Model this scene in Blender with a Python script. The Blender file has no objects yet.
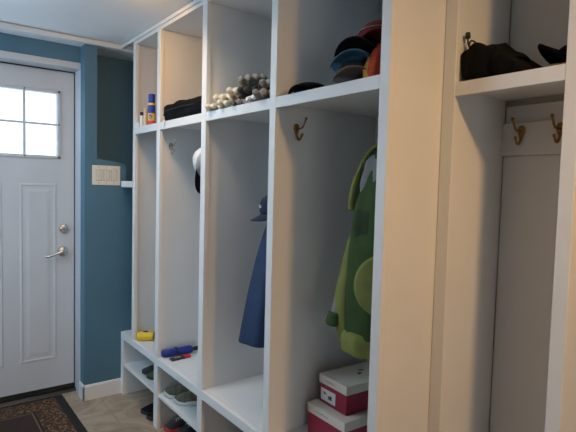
import bpy, bmesh, math, random
from mathutils import Vector, Matrix, Euler, noise
random.seed(7)
S = bpy.context.scene
LAMP1, LAMP2, WIN_FILL, WIN2_FILL, UPLIGHT_FILL, LAMP3_FILL = 9.5, 1.6, 17, 7.5, 13, 2.6  # strengths of ceiling lamps, added windows, added uplighter and added downlight
C = S.collection
PI = math.pi

# ------------------------------------------------------------------ dimensions (metres)
XL1 = 1.068      # front plane of the long locker bank
XL2 = 1.310      # front plane of the set-back locker bank
XB = 1.605       # back of all lockers
YW = 3.162       # blue wall plane
YD = 3.383       # door plane
ZC = 2.218       # ceiling
ZR = 2.177       # underside of the top rail
ZS, ZSB = 1.690, 1.650   # shelf top / underside
BT, BB = 0.404, 0.361    # bench top / underside of its front rail
XC = 0.843       # left corner of the blue wall

# ------------------------------------------------------------------ materials
def new_mat(name):
    m = bpy.data.materials.new(name); m.use_nodes = True
    nt = m.node_tree
    return m, nt, nt.nodes['Principled BSDF']

def mat(name, col, rough=0.5, metal=0.0, spec=0.5, var=0.0, vscale=6.0, bump=0.0, bscale=60.0, sheen=0.0, rvar=0.0, coat=0.0):
    m, nt, b = new_mat(name)
    b.inputs['Base Color'].default_value = (*col, 1)
    b.inputs['Roughness'].default_value = rough
    b.inputs['Metallic'].default_value = metal
    b.inputs['Specular IOR Level'].default_value = spec
    b.inputs['Sheen Weight'].default_value = sheen
    b.inputs['Coat Weight'].default_value = coat
    tc = nt.nodes.new('ShaderNodeTexCoord')
    if var > 0:
        n = nt.nodes.new('ShaderNodeTexNoise'); n.inputs['Scale'].default_value = vscale; n.inputs['Detail'].default_value = 5
        nt.links.new(tc.outputs['Object'], n.inputs['Vector'])
        r = nt.nodes.new('ShaderNodeValToRGB')
        r.color_ramp.elements[0].position = 0.3; r.color_ramp.elements[1].position = 0.7
        r.color_ramp.elements[0].color = (*[c * (1 - var) for c in col], 1)
        r.color_ramp.elements[1].color = (*[min(1, c * (1 + var)) for c in col], 1)
        nt.links.new(n.outputs['Fac'], r.inputs['Fac']); nt.links.new(r.outputs['Color'], b.inputs['Base Color'])
    if bump > 0:
        n2 = nt.nodes.new('ShaderNodeTexNoise'); n2.inputs['Scale'].default_value = bscale; n2.inputs['Detail'].default_value = 4
        nt.links.new(tc.outputs['Object'], n2.inputs['Vector'])
        bp = nt.nodes.new('ShaderNodeBump'); bp.inputs['Strength'].default_value = bump; bp.inputs['Distance'].default_value = 0.004
        nt.links.new(n2.outputs['Fac'], bp.inputs['Height']); nt.links.new(bp.outputs['Normal'], b.inputs['Normal'])
    return m

M = {}
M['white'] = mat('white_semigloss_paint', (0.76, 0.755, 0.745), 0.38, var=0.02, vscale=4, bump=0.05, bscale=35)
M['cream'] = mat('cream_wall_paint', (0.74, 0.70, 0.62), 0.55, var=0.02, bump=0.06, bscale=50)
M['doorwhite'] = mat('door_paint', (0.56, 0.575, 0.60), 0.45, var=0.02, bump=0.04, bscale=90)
M['blue'] = mat('teal_blue_wall_paint', (0.075, 0.172, 0.245), 0.6, var=0.05, vscale=3, bump=0.12, bscale=45)
M['ceiling'] = mat('ceiling_paint', (0.88, 0.895, 0.91), 0.8, var=0.02, vscale=2, bump=0.05, bscale=80)
M['beige'] = mat('ivory_switch_plastic', (0.78, 0.72, 0.62), 0.35)
M['beige2'] = mat('ivory_rocker_plastic', (0.70, 0.64, 0.55), 0.3)
M['darkgap'] = mat('dark_gap', (0.02, 0.02, 0.02), 0.8)
M['chrome'] = mat('satin_nickel', (0.62, 0.60, 0.57), 0.22, metal=1.0)
M['brass'] = mat('aged_brass', (0.30, 0.17, 0.055), 0.35, metal=1.0, var=0.3, vscale=60)
M['black'] = mat('black_nylon', (0.0035, 0.0035, 0.004), 0.85, spec=0.15, bump=0.5, bscale=40)
M['blackrub'] = mat('black_rubber', (0.012, 0.012, 0.012), 0.55)
M['navy'] = mat('navy_cotton', (0.012, 0.018, 0.045), 0.85, bump=0.3, bscale=80)
M['bluecoat'] = mat('blue_jacket_nylon', (0.004, 0.022, 0.075), 0.6, var=0.2, vscale=12, bump=0.6, bscale=25)
M['navycoat'] = mat('navy_jacket_nylon', (0.010, 0.018, 0.05), 0.7, bump=0.6, bscale=25)
M['green'] = mat('dark_green_fleece', (0.030, 0.062, 0.009), 0.85, var=0.25, vscale=14, bump=0.7, bscale=30)
M['green2'] = mat('deep_green_fleece', (0.015, 0.032, 0.007), 0.85, var=0.25, vscale=14, bump=0.7, bscale=30)
M['lime'] = mat('lime_green_cloth', (0.185, 0.190, 0.042), 0.8, var=0.15, vscale=16, bump=0.7, bscale=30)
M['greycloth'] = mat('grey_lining', (0.22, 0.21, 0.20), 0.85, var=0.1, bump=0.6, bscale=30)
M['greyfelt'] = mat('charcoal_wool', (0.10, 0.09, 0.09), 0.9, var=0.1, bump=0.4, bscale=120)
M['bluecap'] = mat('teal_blue_cotton', (0.02, 0.10, 0.19), 0.85, bump=0.3, bscale=80)
M['blackcap'] = mat('black_cotton', (0.007, 0.0065, 0.008), 0.9, spec=0.2, bump=0.3, bscale=80)
M['redcap'] = mat('dark_red_cotton', (0.20, 0.012, 0.015), 0.85, bump=0.3, bscale=80)
M['orange'] = mat('orange_red_knit', (0.62, 0.07, 0.02), 0.85, var=0.3, vscale=60, bump=0.6, bscale=70)
M['yelloworange'] = mat('yellow_orange_cloth', (0.70, 0.30, 0.03), 0.8)
M['whitecloth'] = mat('white_cotton', (0.72, 0.70, 0.68), 0.85, bump=0.3, bscale=80)
M['knitcream'] = mat('cream_cotton_glove', (0.72, 0.64, 0.50), 0.95, var=0.15, vscale=40, bump=0.7, bscale=150)
M['knitgrey'] = mat('grey_knit_glove', (0.30, 0.27, 0.24), 0.95, var=0.25, vscale=50, bump=0.7, bscale=150)
M['knitdark'] = mat('charcoal_knit_glove', (0.03, 0.03, 0.03), 0.95, var=0.25, vscale=50, bump=0.7, bscale=150)
M['knitwhite'] = mat('white_glove', (0.75, 0.72, 0.68), 0.9, bump=0.5, bscale=150)
M['canblue'] = mat('blue_enamel', (0.012, 0.05, 0.36), 0.3)
M['yellow'] = mat('yellow_plastic', (0.82, 0.52, 0.03), 0.4)
M['red'] = mat('red_plastic', (0.65, 0.03, 0.03), 0.45)
M['crimson'] = mat('crimson_cardboard', (0.27, 0.006, 0.032), 0.55, var=0.05)
M['boxlid'] = mat('off_white_cardboard', (0.60, 0.54, 0.45), 0.6, var=0.04)
M['labelwhite'] = mat('white_label', (0.66, 0.64, 0.62), 0.6)
M['ink'] = mat('dark_print', (0.04, 0.035, 0.04), 0.6)
M['greyprint'] = mat('grey_print', (0.30, 0.26, 0.26), 0.6)
M['umbrella'] = mat('royal_blue_umbrella_cloth', (0.012, 0.035, 0.26), 0.6, bump=0.5, bscale=40)
M['khaki'] = mat('khaki_canvas', (0.115, 0.10, 0.07), 0.85, var=0.4, vscale=45, bump=0.4, bscale=100)
M['darkshoe'] = mat('dark_shoe_fabric', (0.03, 0.03, 0.035), 0.8, var=0.3, vscale=30, bump=0.4, bscale=90)
M['greenshoe'] = mat('olive_green_shoe', (0.06, 0.10, 0.03), 0.8, var=0.2, bump=0.4, bscale=90)
M['sole'] = mat('off_white_rubber', (0.60, 0.58, 0.52), 0.6)
M['lace'] = mat('grey_lace', (0.35, 0.33, 0.30), 0.9)
M['plasticwhite'] = mat('white_plastic', (0.75, 0.76, 0.78), 0.35)
M['creamplastic'] = mat('cream_plastic', (0.66, 0.50, 0.34), 0.4)
M['threshold'] = mat('dark_bronze_threshold', (0.03, 0.028, 0.026), 0.4, metal=0.6)
M['rugdark'] = mat('rug_black_border', (0.012, 0.010, 0.009), 0.95, bump=0.8, bscale=300)
M['rugcentre'] = mat('rug_dark_brown', (0.035, 0.014, 0.010), 0.95, bump=0.8, bscale=300)
M['paper'] = mat('white_paper', (0.74, 0.72, 0.70), 0.7)

# leopard patterned rug
m, nt, b = new_mat('rug_leopard_pattern'); M['rugpat'] = m
tc = nt.nodes.new('ShaderNodeTexCoord')
v = nt.nodes.new('ShaderNodeTexVoronoi'); v.inputs['Scale'].default_value = 62; v.feature = 'F1'
nz = nt.nodes.new('ShaderNodeTexNoise'); nz.inputs['Scale'].default_value = 40
mx = nt.nodes.new('ShaderNodeVectorMath'); mx.operation = 'MULTIPLY_ADD'
mx.inputs[1].default_value = (0.03, 0.03, 0.03)
nt.links.new(tc.outputs['Object'], nz.inputs['Vector']); nt.links.new(nz.outputs['Color'], mx.inputs[0]); nt.links.new(tc.outputs['Object'], mx.inputs[2])
nt.links.new(mx.outputs['Vector'], v.inputs['Vector'])
r = nt.nodes.new('ShaderNodeValToRGB'); r.color_ramp.interpolation = 'CONSTANT'
e = r.color_ramp.elements; e[0].position = 0; e[0].color = (0.12, 0.055, 0.022, 1); e[1].position = 0.32; e[1].color = (0.018, 0.010, 0.007, 1)
x = e.new(0.62); x.color = (0.20, 0.10, 0.04, 1)
nt.links.new(v.outputs['Distance'], r.inputs['Fac']); nt.links.new(r.outputs['Color'], b.inputs['Base Color']); b.inputs['Roughness'].default_value = 0.95

# stone tiles
m, nt, b = new_mat('tan_stone_tile'); M['tile'] = m
tc = nt.nodes.new('ShaderNodeTexCoord'); mp = nt.nodes.new('ShaderNodeMapping')
mp.inputs['Rotation'].default_value = (0, 0, 0.02); mp.inputs['Location'].default_value = (0.12, 0.05, 0)
nt.links.new(tc.outputs['Object'], mp.inputs['Vector'])
br = nt.nodes.new('ShaderNodeTexBrick'); br.offset = 0.0; br.inputs['Scale'].default_value = 1.0
br.inputs['Brick Width'].default_value = 0.33; br.inputs['Row Height'].default_value = 0.33; br.inputs['Mortar Size'].default_value = 0.0035
br.inputs['Mortar'].default_value = (0.31, 0.24, 0.175, 1)
nt.links.new(mp.outputs['Vector'], br.inputs['Vector'])
n1 = nt.nodes.new('ShaderNodeTexNoise'); n1.inputs['Scale'].default_value = 5; n1.inputs['Detail'].default_value = 8; n1.inputs['Distortion'].default_value = 1.6
nt.links.new(mp.outputs['Vector'], n1.inputs['Vector'])
r = nt.nodes.new('ShaderNodeValToRGB'); e = r.color_ramp.elements
e[0].position = 0.30; e[0].color = (0.25, 0.185, 0.13, 1); e[1].position = 0.66; e[1].color = (0.44, 0.345, 0.255, 1)
x = e.new(0.49); x.color = (0.37, 0.285, 0.205, 1); x = e.new(0.505); x.color = (0.27, 0.19, 0.13, 1); x = e.new(0.52); x.color = (0.38, 0.295, 0.215, 1)
nt.links.new(n1.outputs['Fac'], r.inputs['Fac'])
nt.links.new(r.outputs['Color'], br.inputs['Color1']); nt.links.new(r.outputs['Color'], br.inputs['Color2'])
nt.links.new(br.outputs['Color'], b.inputs['Base Color']); b.inputs['Roughness'].default_value = 0.42

# thin window glass
m, nt, b = new_mat('window_glass'); M['glass'] = m
nt.nodes.remove(b); out = nt.nodes['Material Output']
tr = nt.nodes.new('ShaderNodeBsdfTransparent'); tr.inputs['Color'].default_value = (0.96, 0.98, 1, 1)
gl = nt.nodes.new('ShaderNodeBsdfGlossy'); gl.inputs['Roughness'].default_value = 0.02
ms = nt.nodes.new('ShaderNodeMixShader'); ms.inputs[0].default_value = 0.06
nt.links.new(tr.outputs[0], ms.inputs[1]); nt.links.new(gl.outputs[0], ms.inputs[2]); nt.links.new(ms.outputs[0], out.inputs['Surface'])

# ------------------------------------------------------------------ mesh helpers
def box(bm, lo, hi, bevel=0.0, seg=2, mat4=None):
    lo = Vector(lo); hi = Vector(hi)
    g = bmesh.ops.create_cube(bm, size=1.0)
    vs = g['verts']; sz = hi - lo; ce = (hi + lo) / 2
    for v in vs: v.co = Vector((v.co.x * sz.x, v.co.y * sz.y, v.co.z * sz.z)) + ce
    if bevel > 0:
        es = list({e for v in vs for e in v.link_edges})
        res = bmesh.ops.bevel(bm, geom=es, offset=bevel, segments=seg, affect='EDGES', profile=0.5)
        vs = list({v for f in res['faces'] for v in f.verts} | {v for v in vs if v.is_valid})
    if mat4 is not None:
        for v in vs: v.co = mat4 @ v.co
    return vs

def loft(bm, rings, closed=True, cap=True):
    """rings: list of lists of points (same count)."""
    vr = [[bm.verts.new(p) for p in r] for r in rings]
    n = len(vr[0])
    for a, b_ in zip(vr[:-1], vr[1:]):
        for i in range(n if closed else n - 1):
            j = (i + 1) % n
            bm.faces.new((a[i], a[j], b_[j], b_[i]))
    if cap and closed:
        bm.faces.new(list(reversed(vr[0]))); bm.faces.new(vr[-1])
    return vr

def tube(bm, pts, rad, n=10, flat=1.0):
    pts = [Vector(p) for p in pts]
    if not isinstance(rad, (list, tuple)): rad = [rad] * len(pts)
    rings = []; up = None
    for i, p in enumerate(pts):
        t = (pts[min(i + 1, len(pts) - 1)] - pts[max(i - 1, 0)]).normalized()
        if up is None:
            up = Vector((0, 0, 1)) if abs(t.z) < 0.9 else Vector((1, 0, 0))
        a = t.cross(up).normalized(); c = a.cross(t).normalized(); up = c
        rings.append([p + rad[i] * (a * math.cos(2 * PI * k / n) + c * flat * math.sin(2 * PI * k / n)) for k in range(n)])
    return loft(bm, rings)

def capsule(bm, a, b, ra, rb, n=10, flat=1.0):
    a = Vector(a); b = Vector(b); d = (b - a).normalized(); pts = []; rr = []
    for k in (80, 55, 28):
        t = math.radians(k); pts.append(a - d * ra * math.sin(t)); rr.append(ra * math.cos(t))
    pts += [a, b]; rr += [ra, rb]
    for k in (28, 55, 80):
        t = math.radians(k); pts.append(b + d * rb * math.sin(t)); rr.append(rb * math.cos(t))
    tube(bm, pts, rr, n, flat)

def lathe(bm, prof, n=24, origin=(0, 0, 0), axis='Z'):
    o = Vector(origin); rings = []
    for r_, z in prof:
        ring = []
        for k in range(n):
            a = 2 * PI * k / n
            c, s = r_ * math.cos(a), r_ * math.sin(a)
            ring.append(o + (Vector((c, s, z)) if axis == 'Z' else Vector((c, -z, s)) if axis == '-Y' else Vector((-z, c, s))))
        rings.append(ring)
    loft(bm, rings)

def smooth_path(pts, n=4):
    pts = [Vector(p) for p in pts]; out = []
    for i in range(len(pts) - 1):
        p0 = pts[max(i - 1, 0)]; p1 = pts[i]; p2 = pts[i + 1]; p3 = pts[min(i + 2, len(pts) - 1)]
        for k in range(n):
            t = k / n
            out.append(0.5 * ((2 * p1) + (p2 - p0) * t + (2 * p0 - 5 * p1 + 4 * p2 - p3) * t * t + (3 * p1 - p0 - 3 * p2 + p3) * t ** 3))
    out.append(pts[-1]); return out

def obj(name, bm, material, parent=None, smooth=False, sub=0, remesh=0, tf=None):
    if tf is not None: bmesh.ops.transform(bm, matrix=tf, verts=bm.verts)
    bmesh.ops.recalc_face_normals(bm, faces=bm.faces)
    me = bpy.data.meshes.new(name); bm.to_mesh(me); bm.free()
    mats = material if isinstance(material, (list, tuple)) else [material]
    for mm in mats: me.materials.append(M[mm])
    if smooth:
        for p in me.polygons: p.use_smooth = True
    o = bpy.data.objects.new(name, me); C.objects.link(o)
    if parent is not None: o.parent = parent
    if remesh:
        r_ = o.modifiers.new('remesh', 'REMESH'); r_.mode = 'VOXEL'; r_.voxel_size = remesh; r_.use_smooth_shade = True
        s_ = o.modifiers.new('smooth', 'SMOOTH'); s_.iterations = 4; s_.factor = 0.6
    if sub:
        s_ = o.modifiers.new('sub', 'SUBSURF'); s_.levels = sub; s_.render_levels = sub
    return o

def tag(o, label, cat, group=None):
    o['label'] = label; o['category'] = cat
    if group: o['group'] = group
    return o

def thing(name, label, cat, loc=(0, 0, 0), rot=(0, 0, 0), group=None):
    o = bpy.data.objects.new(name, None); C.objects.link(o)
    o.location = loc; o.rotation_euler = rot; o.empty_display_size = 0.05
    return tag(o, label, cat, group)

def struct(name, bm, material, parent=None, **k):
    o = obj(name, bm, material, parent, **k)
    if parent is None: o['kind'] = 'structure'
    return o

def B(lo, hi, bevel=0.0):
    bm = bmesh.new(); box(bm, lo, hi, bevel); return bm

def copy_tree(root, loc=None, rot=None, label=None, group=None):
    r_ = root.copy(); C.objects.link(r_)
    if loc is not None: r_.location = loc
    if rot is not None: r_.rotation_euler = rot
    if label: r_['label'] = label
    if group: r_['group'] = group
    for ch in list(root.children):
        c = ch.copy(); C.objects.link(c); c.parent = r_
        for g in list(ch.children):
            d = g.copy(); C.objects.link(d); d.parent = c
    return r_

# ------------------------------------------------------------------ room shell
X0, X1, Y0 = -1.0, 1.625, -1.90
struct('floor', B((X0 - .1, Y0 - .1, -.08), (X1 + .12, YD + .16, 0)), 'tile')
struct('ceiling', B((X0 - .1, Y0 - .1, ZC), (X1 + .12, YD + .16, ZC + .08)), 'ceiling')
struct('wall_right', B((X1, Y0 - .1, 0), (X1 + .12, YD + .16, ZC)), 'cream')
WN = (-.75, .25, .75, 1.85)
bm = bmesh.new()
box(bm, (X0 - .1, Y0 - .1, 0), (WN[0], Y0, ZC)); box(bm, (WN[1], Y0 - .1, 0), (X1, Y0, ZC))
box(bm, (WN[0], Y0 - .1, 0), (WN[1], Y0, WN[2])); box(bm, (WN[0], Y0 - .1, WN[3]), (WN[1], Y0, ZC))
struct('wall_near', bm, 'blue')
bm = bmesh.new()
for x in (WN[0], WN[1]): box(bm, (x - .03, Y0 - .09, WN[2]), (x + .03, Y0 + .02, WN[3]))
for z in (WN[2], WN[3]): box(bm, (WN[0], Y0 - .09, z - .03), (WN[1], Y0 + .02, z + .03))
w = struct('window_added_2', bm, 'doorwhite')  # window added behind the camera to carry a warm fill light
obj('pane', B((WN[0] + .03, Y0 - .06, WN[2] + .03), (WN[1] - .03, Y0 - .055, WN[3] - .03)), 'glass', w)
# left wall; its wide window is added, unseen, to let cool light in
WL = (2.0, 3.1, 0.85, 2.08)
bm = bmesh.new()
box(bm, (X0 - .1, Y0, 0), (X0, WL[0], ZC)); box(bm, (X0 - .1, WL[1], 0), (X0, YD + .16, ZC))
box(bm, (X0 - .1, WL[0], 0), (X0, WL[1], WL[2])); box(bm, (X0 - .1, WL[0], WL[3]), (X0, WL[1], ZC))
struct('wall_left', bm, 'blue')
bm = bmesh.new()
for y in (WL[0], (WL[0] + WL[1]) / 2, WL[1]): box(bm, (X0 - .09, y - .03, WL[2]), (X0 + .02, y + .03, WL[3]))
for z in (WL[2], WL[3]): box(bm, (X0 - .09, WL[0], z - .03), (X0 + .02, WL[1], z + .03))
w = struct('window_added_1', bm, 'doorwhite')
obj('pane', B((X0 - .06, WL[0] + .03, WL[2] + .03), (X0 - .055, WL[1] - .03, WL[3] - .03)), 'glass', w)

# door wall: the blue plane stands YJ, the door slab sits deeper in its jamb
YJ = 3.258
DX0, DX1 = -0.075, 0.8405
DZ0, DZ1 = 0.022, 2.045
bm = bmesh.new()
box(bm, (X0, YJ, 0), (DX0 - .045, YD + .14, ZN_ := 2.184)); box(bm, (XC + .002, YD + .012, 0), (X1, YD + .14, ZC))
box(bm, (DX0 - .045, YJ, 2.086), (XC, YD + .14, ZN_))
struct('wall_far', bm, 'blue')
# furred-out blue wall with its niche, left corner at XC
NX0, NZ0, NX1, NZ1 = 0.914, 1.507, 1.094, 1.352
ZN = 2.184
bm = bmesh.new()
YB = YD + .012
pts2 = [(XC, 0), (X1, 0), (X1, NZ1), (NX1, NZ1), (NX1, 1.474), (NX1 - .003, 1.478), (NX0, NZ0), (NX0, ZN), (XC, ZN)]
f0 = [bm.verts.new((x, YW, z)) for x, z in pts2]; f1 = [bm.verts.new((x, YB, z)) for x, z in pts2]
bm.faces.new(f0); bm.faces.new(list(reversed(f1)))
for i in range(len(f0)):
    j = (i + 1) % len(f0); bm.faces.new((f0[i], f1[i], f1[j], f0[j]))
struct('wall_far_nib', bm, 'blue')
# dropped soffit over door recess and niche; its face is the crown band
struct("trim_1", B((X0, YW, ZN + .0002), (X1, YD + .012, ZC)), 'ceiling')
bm = bmesh.new(); box(bm, (X0, YW - .018, ZN), (XL1 - .002, YW, ZC - .006), .003)
struct('trim_2', bm, 'white')
# white jamb and head lining of the door
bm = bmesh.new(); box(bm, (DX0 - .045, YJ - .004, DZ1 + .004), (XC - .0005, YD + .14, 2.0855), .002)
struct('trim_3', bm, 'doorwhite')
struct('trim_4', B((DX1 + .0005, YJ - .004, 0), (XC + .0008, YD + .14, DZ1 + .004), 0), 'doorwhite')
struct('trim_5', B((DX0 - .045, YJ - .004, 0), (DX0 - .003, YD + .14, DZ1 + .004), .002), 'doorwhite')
# baseboard on the blue wall, wrapping the corner
bm = bmesh.new()
box(bm, (XC - .012, YW - .014, 0), (XL1 + .012, YW, .090), .003); box(bm, (XC - .012, YW - .014, 0), (XC, YJ - .004, .090), .003)
box(bm, (XC - .009, YW - .010, .088), (XL1 + .012, YW, .098), .003); box(bm, (XC - .009, YW - .010, .088), (XC, YJ - .004, .098), .003)
struct('baseboard_far', bm, 'white')
struct('baseboard_left', B((X0, Y0, 0), (X0 + .014, YD, .095), .003), 'white')

# ------------------------------------------------------------------ the door
door = thing('door_1', '', 'door', (0, 0, 0)); del door['label']; del door['category']; door['kind'] = 'structure'
wx0, wx1, wz0, wz1 = 0.000, 0.736, 1.517, 1.903      # glass area
yf = YD
bm = bmesh.new()    # slab with a hole for the lights
box(bm, (DX0, yf, DZ0 + .012), (DX1, yf + .042, wz0)); box(bm, (DX0, yf, wz1), (DX1, yf + .042, DZ1))
box(bm, (DX0, yf, wz0), (wx0, yf + .042, wz1)); box(bm, (wx1, yf, wz0), (DX1, yf + .042, wz1))
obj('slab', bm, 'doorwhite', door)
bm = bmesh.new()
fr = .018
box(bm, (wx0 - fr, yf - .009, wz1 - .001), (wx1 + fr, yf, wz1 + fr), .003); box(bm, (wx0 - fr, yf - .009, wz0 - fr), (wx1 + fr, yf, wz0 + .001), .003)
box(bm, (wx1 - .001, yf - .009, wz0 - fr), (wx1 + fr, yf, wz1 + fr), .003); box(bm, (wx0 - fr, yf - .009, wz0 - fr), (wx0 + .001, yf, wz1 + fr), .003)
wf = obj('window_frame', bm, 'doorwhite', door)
obj('pane', B((wx0, yf + .018, wz0), (wx1, yf + .022, wz1)), 'glass', wf)
for xm in (0.184, 0.368, 0.552):
    obj('muntin', B((xm - .007, yf - .004, wz0), (xm + .007, yf + .016, wz1), .002), 'doorwhite', wf)
obj('muntin', B((wx0, yf - .0035, 1.704), (wx1, yf + .016, 1.716), .002), 'doorwhite', wf)
for (sx, sz) in ((.552, wz1 + .009), (wx1 + .009, wz1 + .008), (wx1 + .009, 1.710), (wx1 + .009, wz0 - .008), (.552, wz0 - .008), (.184, wz1 + .009), (.184, wz0 - .008)):
    bm = bmesh.new(); lathe(bm, [(.0005, 0), (.0042, 0), (.0042, .002), (.0005, .0025)], 12, (sx, yf - .009, sz), '-Y')
    obj('screw_head', bm, 'darkgap', wf)
def door_panel(x0, x1, z0, z1):
    bm = bmesh.new()
    def ring(ins, y): return [(x0 + ins, y, z0 + ins), (x1 - ins, y, z0 + ins), (x1 - ins, y, z1 - ins), (x0 + ins, y, z1 - ins)]
    loft(bm, [ring(0, yf + .0005), ring(0, yf - .0015), ring(.006, yf - .0038), ring(.012, yf - .0038), ring(.018, yf - .0008), ring(.034, yf - .0008), ring(.052, yf - .0036), ring(.058, yf - .0038)])
    return obj('panel', bm, 'doorwhite', door)
door_panel(.523, .731, .228, 1.344); door_panel(.224, .432, .228, 1.344)
# deadbolt
bm = bmesh.new(); lathe(bm, [(.001, 0), (.031, 0), (.031, .006), (.027, .014), (.019, .016), (.019, .020), (.001, .021)], 28, (.776, yf, 1.058), '-Y')
db = obj('deadbolt', bm, 'chrome', door, smooth=False)
obj('thumb_turn', B((.776 - .004, yf - .036, 1.058 - .015), (.776 + .004, yf - .018, 1.058 + .015), .003), 'chrome', db)
# lever handle
bm = bmesh.new(); lathe(bm, [(.001, 0), (.033, 0), (.033, .005), (.028, .013), (.014, .017), (.011, .045), (.001, .046)], 28, (.768, yf, .914), '-Y')
lv = obj('handle_rose', bm, 'chrome', door)
bm = bmesh.new(); tube(bm, smooth_path([(.768, yf - .048, .914), (.750, yf - .052, .916), (.715, yf - .05, .903), (.675, yf - .047, .891), (.655, yf - .04, .895)], 4), [.010] * 6 + [.008] * 8 + [.006] * 3, 12)
obj('lever', bm, 'chrome', lv, smooth=True)
obj('latch_plate', B((DX1 - .001, yf - .004, .875), (DX1 + .004, yf + .012, .940), .001), 'chrome', door)
bm = bmesh.new(); box(bm, (DX0, yf - .004, DZ1 - .003), (DX1, yf + .01, DZ1 + .004)); box(bm, (DX1 - .005, yf - .004, DZ0), (DX1 + .0004, yf + .01, DZ1 + .004))
obj('gap_shade', bm, 'blackrub', door)  # black strips standing in for the shade between slab and jamb
obj('door_sweep', B((DX0, yf - .006, DZ0 + .004), (DX1, yf + .04, DZ0 + .022), .002), 'blackrub', door)
bm = bmesh.new()
loft(bm, [[(x, yf - .040, 0), (x, yf - .028, .014), (x, yf + .0, .021), (x, yf + .12, .021), (x, yf + .12, 0)] for x in (DX0 - .002, DX1 + .002)])
struct('door_2_threshold', bm, 'threshold')
bpy.data.objects['door_2_threshold'].name = 'trim_6'
bpy.data.objects['wall_far_nib'].name = 'wall_corner'

# light switch
sw = thing('light_switch', 'ivory triple rocker light switch plate on the blue wall beside the door', 'light switch', (.971, YW, 1.343))
bm = bmesh.new(); box(bm, (-.086, -.006, 0), (.086, 0, .121), .004); obj('cover_plate', bm, 'beige', sw)
for i in (-1, 0, 1):
    xx = i * .046
    fr_ = obj('rocker', B((xx - .0165, -.011, .028), (xx + .0165, -.005, .094), .002), 'beige2', sw)
    obj('rocker_gap', B((xx - .018, -.0068, .0265), (xx + .018, -.0060, .0955)), 'greyprint', fr_)
for i in (-1, 0, 1):
    for z in (.014, .107):
        bm = bmesh.new(); lathe(bm, [(.0005, 0), (.003, 0), (.003, .001), (.0005, .0012)], 10, (i * .046, -.006, z), '-Y'); obj('screw', bm, 'greyprint', sw)

# little white shelf between the blue wall and the lockers
ls_ = obj('wall_shelf', B((XL1 - .004, 2.978, 1.333), (XB, YW - .0005, 1.372), .002), 'white')
tag(ls_, 'small white shelf board in the gap between the blue wall and the locker end', 'shelf')

# ------------------------------------------------------------------ hooks
def make_hook(parent, loc, facing, hm='brass'):
    """double coat hook, plate on the surface; facing '-Y' or '-X'."""
    ang = 0 if facing == '-Y' else -PI / 2
    tf = Matrix.Translation(loc) @ Matrix.Rotation(ang, 4, 'Z')
    bm = bmesh.new()
    prof = [(0, .021), (.008, .018), (.0125, .010), (.0125, .0), (.009, -.010), (.005, -.022), (0, -.026), (-.005, -.022), (-.009, -.010), (-.0125, 0), (-.0125, .010), (-.008, .018)]
    loft(bm, [[(x, 0, z) for x, z in prof], [(x, -.003, z) for x, z in prof], [(x * .7, -.006, z * .7) for x, z in prof]])
    h = obj('coat_hook', bm, hm, parent, tf=tf)
    bm = bmesh.new(); p = smooth_path([(0, -.003, .002), (0, -.020, .000), (0, -.038, .004), (0, -.050, .020), (0, -.058, .034)], 4)
    tube(bm, p, [.0036] * (len(p) - 3) + [.0034, .004, .005], 10); capsule(bm, (0, -.058, .034), (0, -.059, .036), .005, .005)
    obj('upper_prong', bm, hm, h, smooth=True, tf=tf)
    bm = bmesh.new(); p = smooth_path([(0, -.003, -.010), (0, -.006, -.028), (0, -.016, -.040), (0, -.028, -.038), (0, -.038, -.024)], 4)
    tube(bm, p, [.004] * (len(p) - 3) + [.0036, .004, .0048], 10); capsule(bm, (0, -.038, -.024), (0, -.039, -.022), .0048, .0048)
    obj('lower_prong', bm, hm, h, smooth=True, tf=tf)
    return h

# ------------------------------------------------------------------ long locker bank
bank = thing('locker_bank', 'long white built-in locker bank with four open bays above a bench, nearer the door', 'lockers', (XL1, 2.0, 0))
def bp(name, lo, hi, bevel=.0015, material='white', parent=bank, ox=XL1, oy=2.0):
    bm = bmesh.new(); box(bm, lo, hi, bevel, 1); bmesh.ops.translate(bm, verts=bm.verts, vec=(-ox, -oy, 0)); return obj(name, bm, material, parent)
FT = .020
stiles = [(2.936, 2.970), (2.565, 2.608), (2.043, 2.0865), (1.501, 1.5395), (.958, .995)]
for i, (a, b_) in enumerate(stiles):
    bp('stile', (XL1, a, BT if i < 4 else 0), (XL1 + FT, b_, ZC))
    if 0 < i < 4: bp('bench_stile', (XL1, a - .002 if i < 3 else a, 0), (XL1 + FT, b_ + (.006 if i == 1 else 0), BB))
divs = [(2.958, 2.970), (2.575, 2.597), (2.054, 2.076), (1.511, 1.530)]
for i, (a, b_) in enumerate(divs):
    bp('end_panel' if i == 0 else 'divider', (XL1 + FT, a, BT), (XB, b_, ZC), 0)
    if i: bp('bench_divider', (XL1 + FT, a, 0), (XB, b_, BT - .03), 0)
# side panel that closes the near end and returns to the set-back bank
bp('side_panel', (XL1 + FT, .9585, 0), (XB, .978, ZC), 0)
bp('bench_end', (XL1, YW - .042, 0), (XB, YW - .002, BB), .001)
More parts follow.
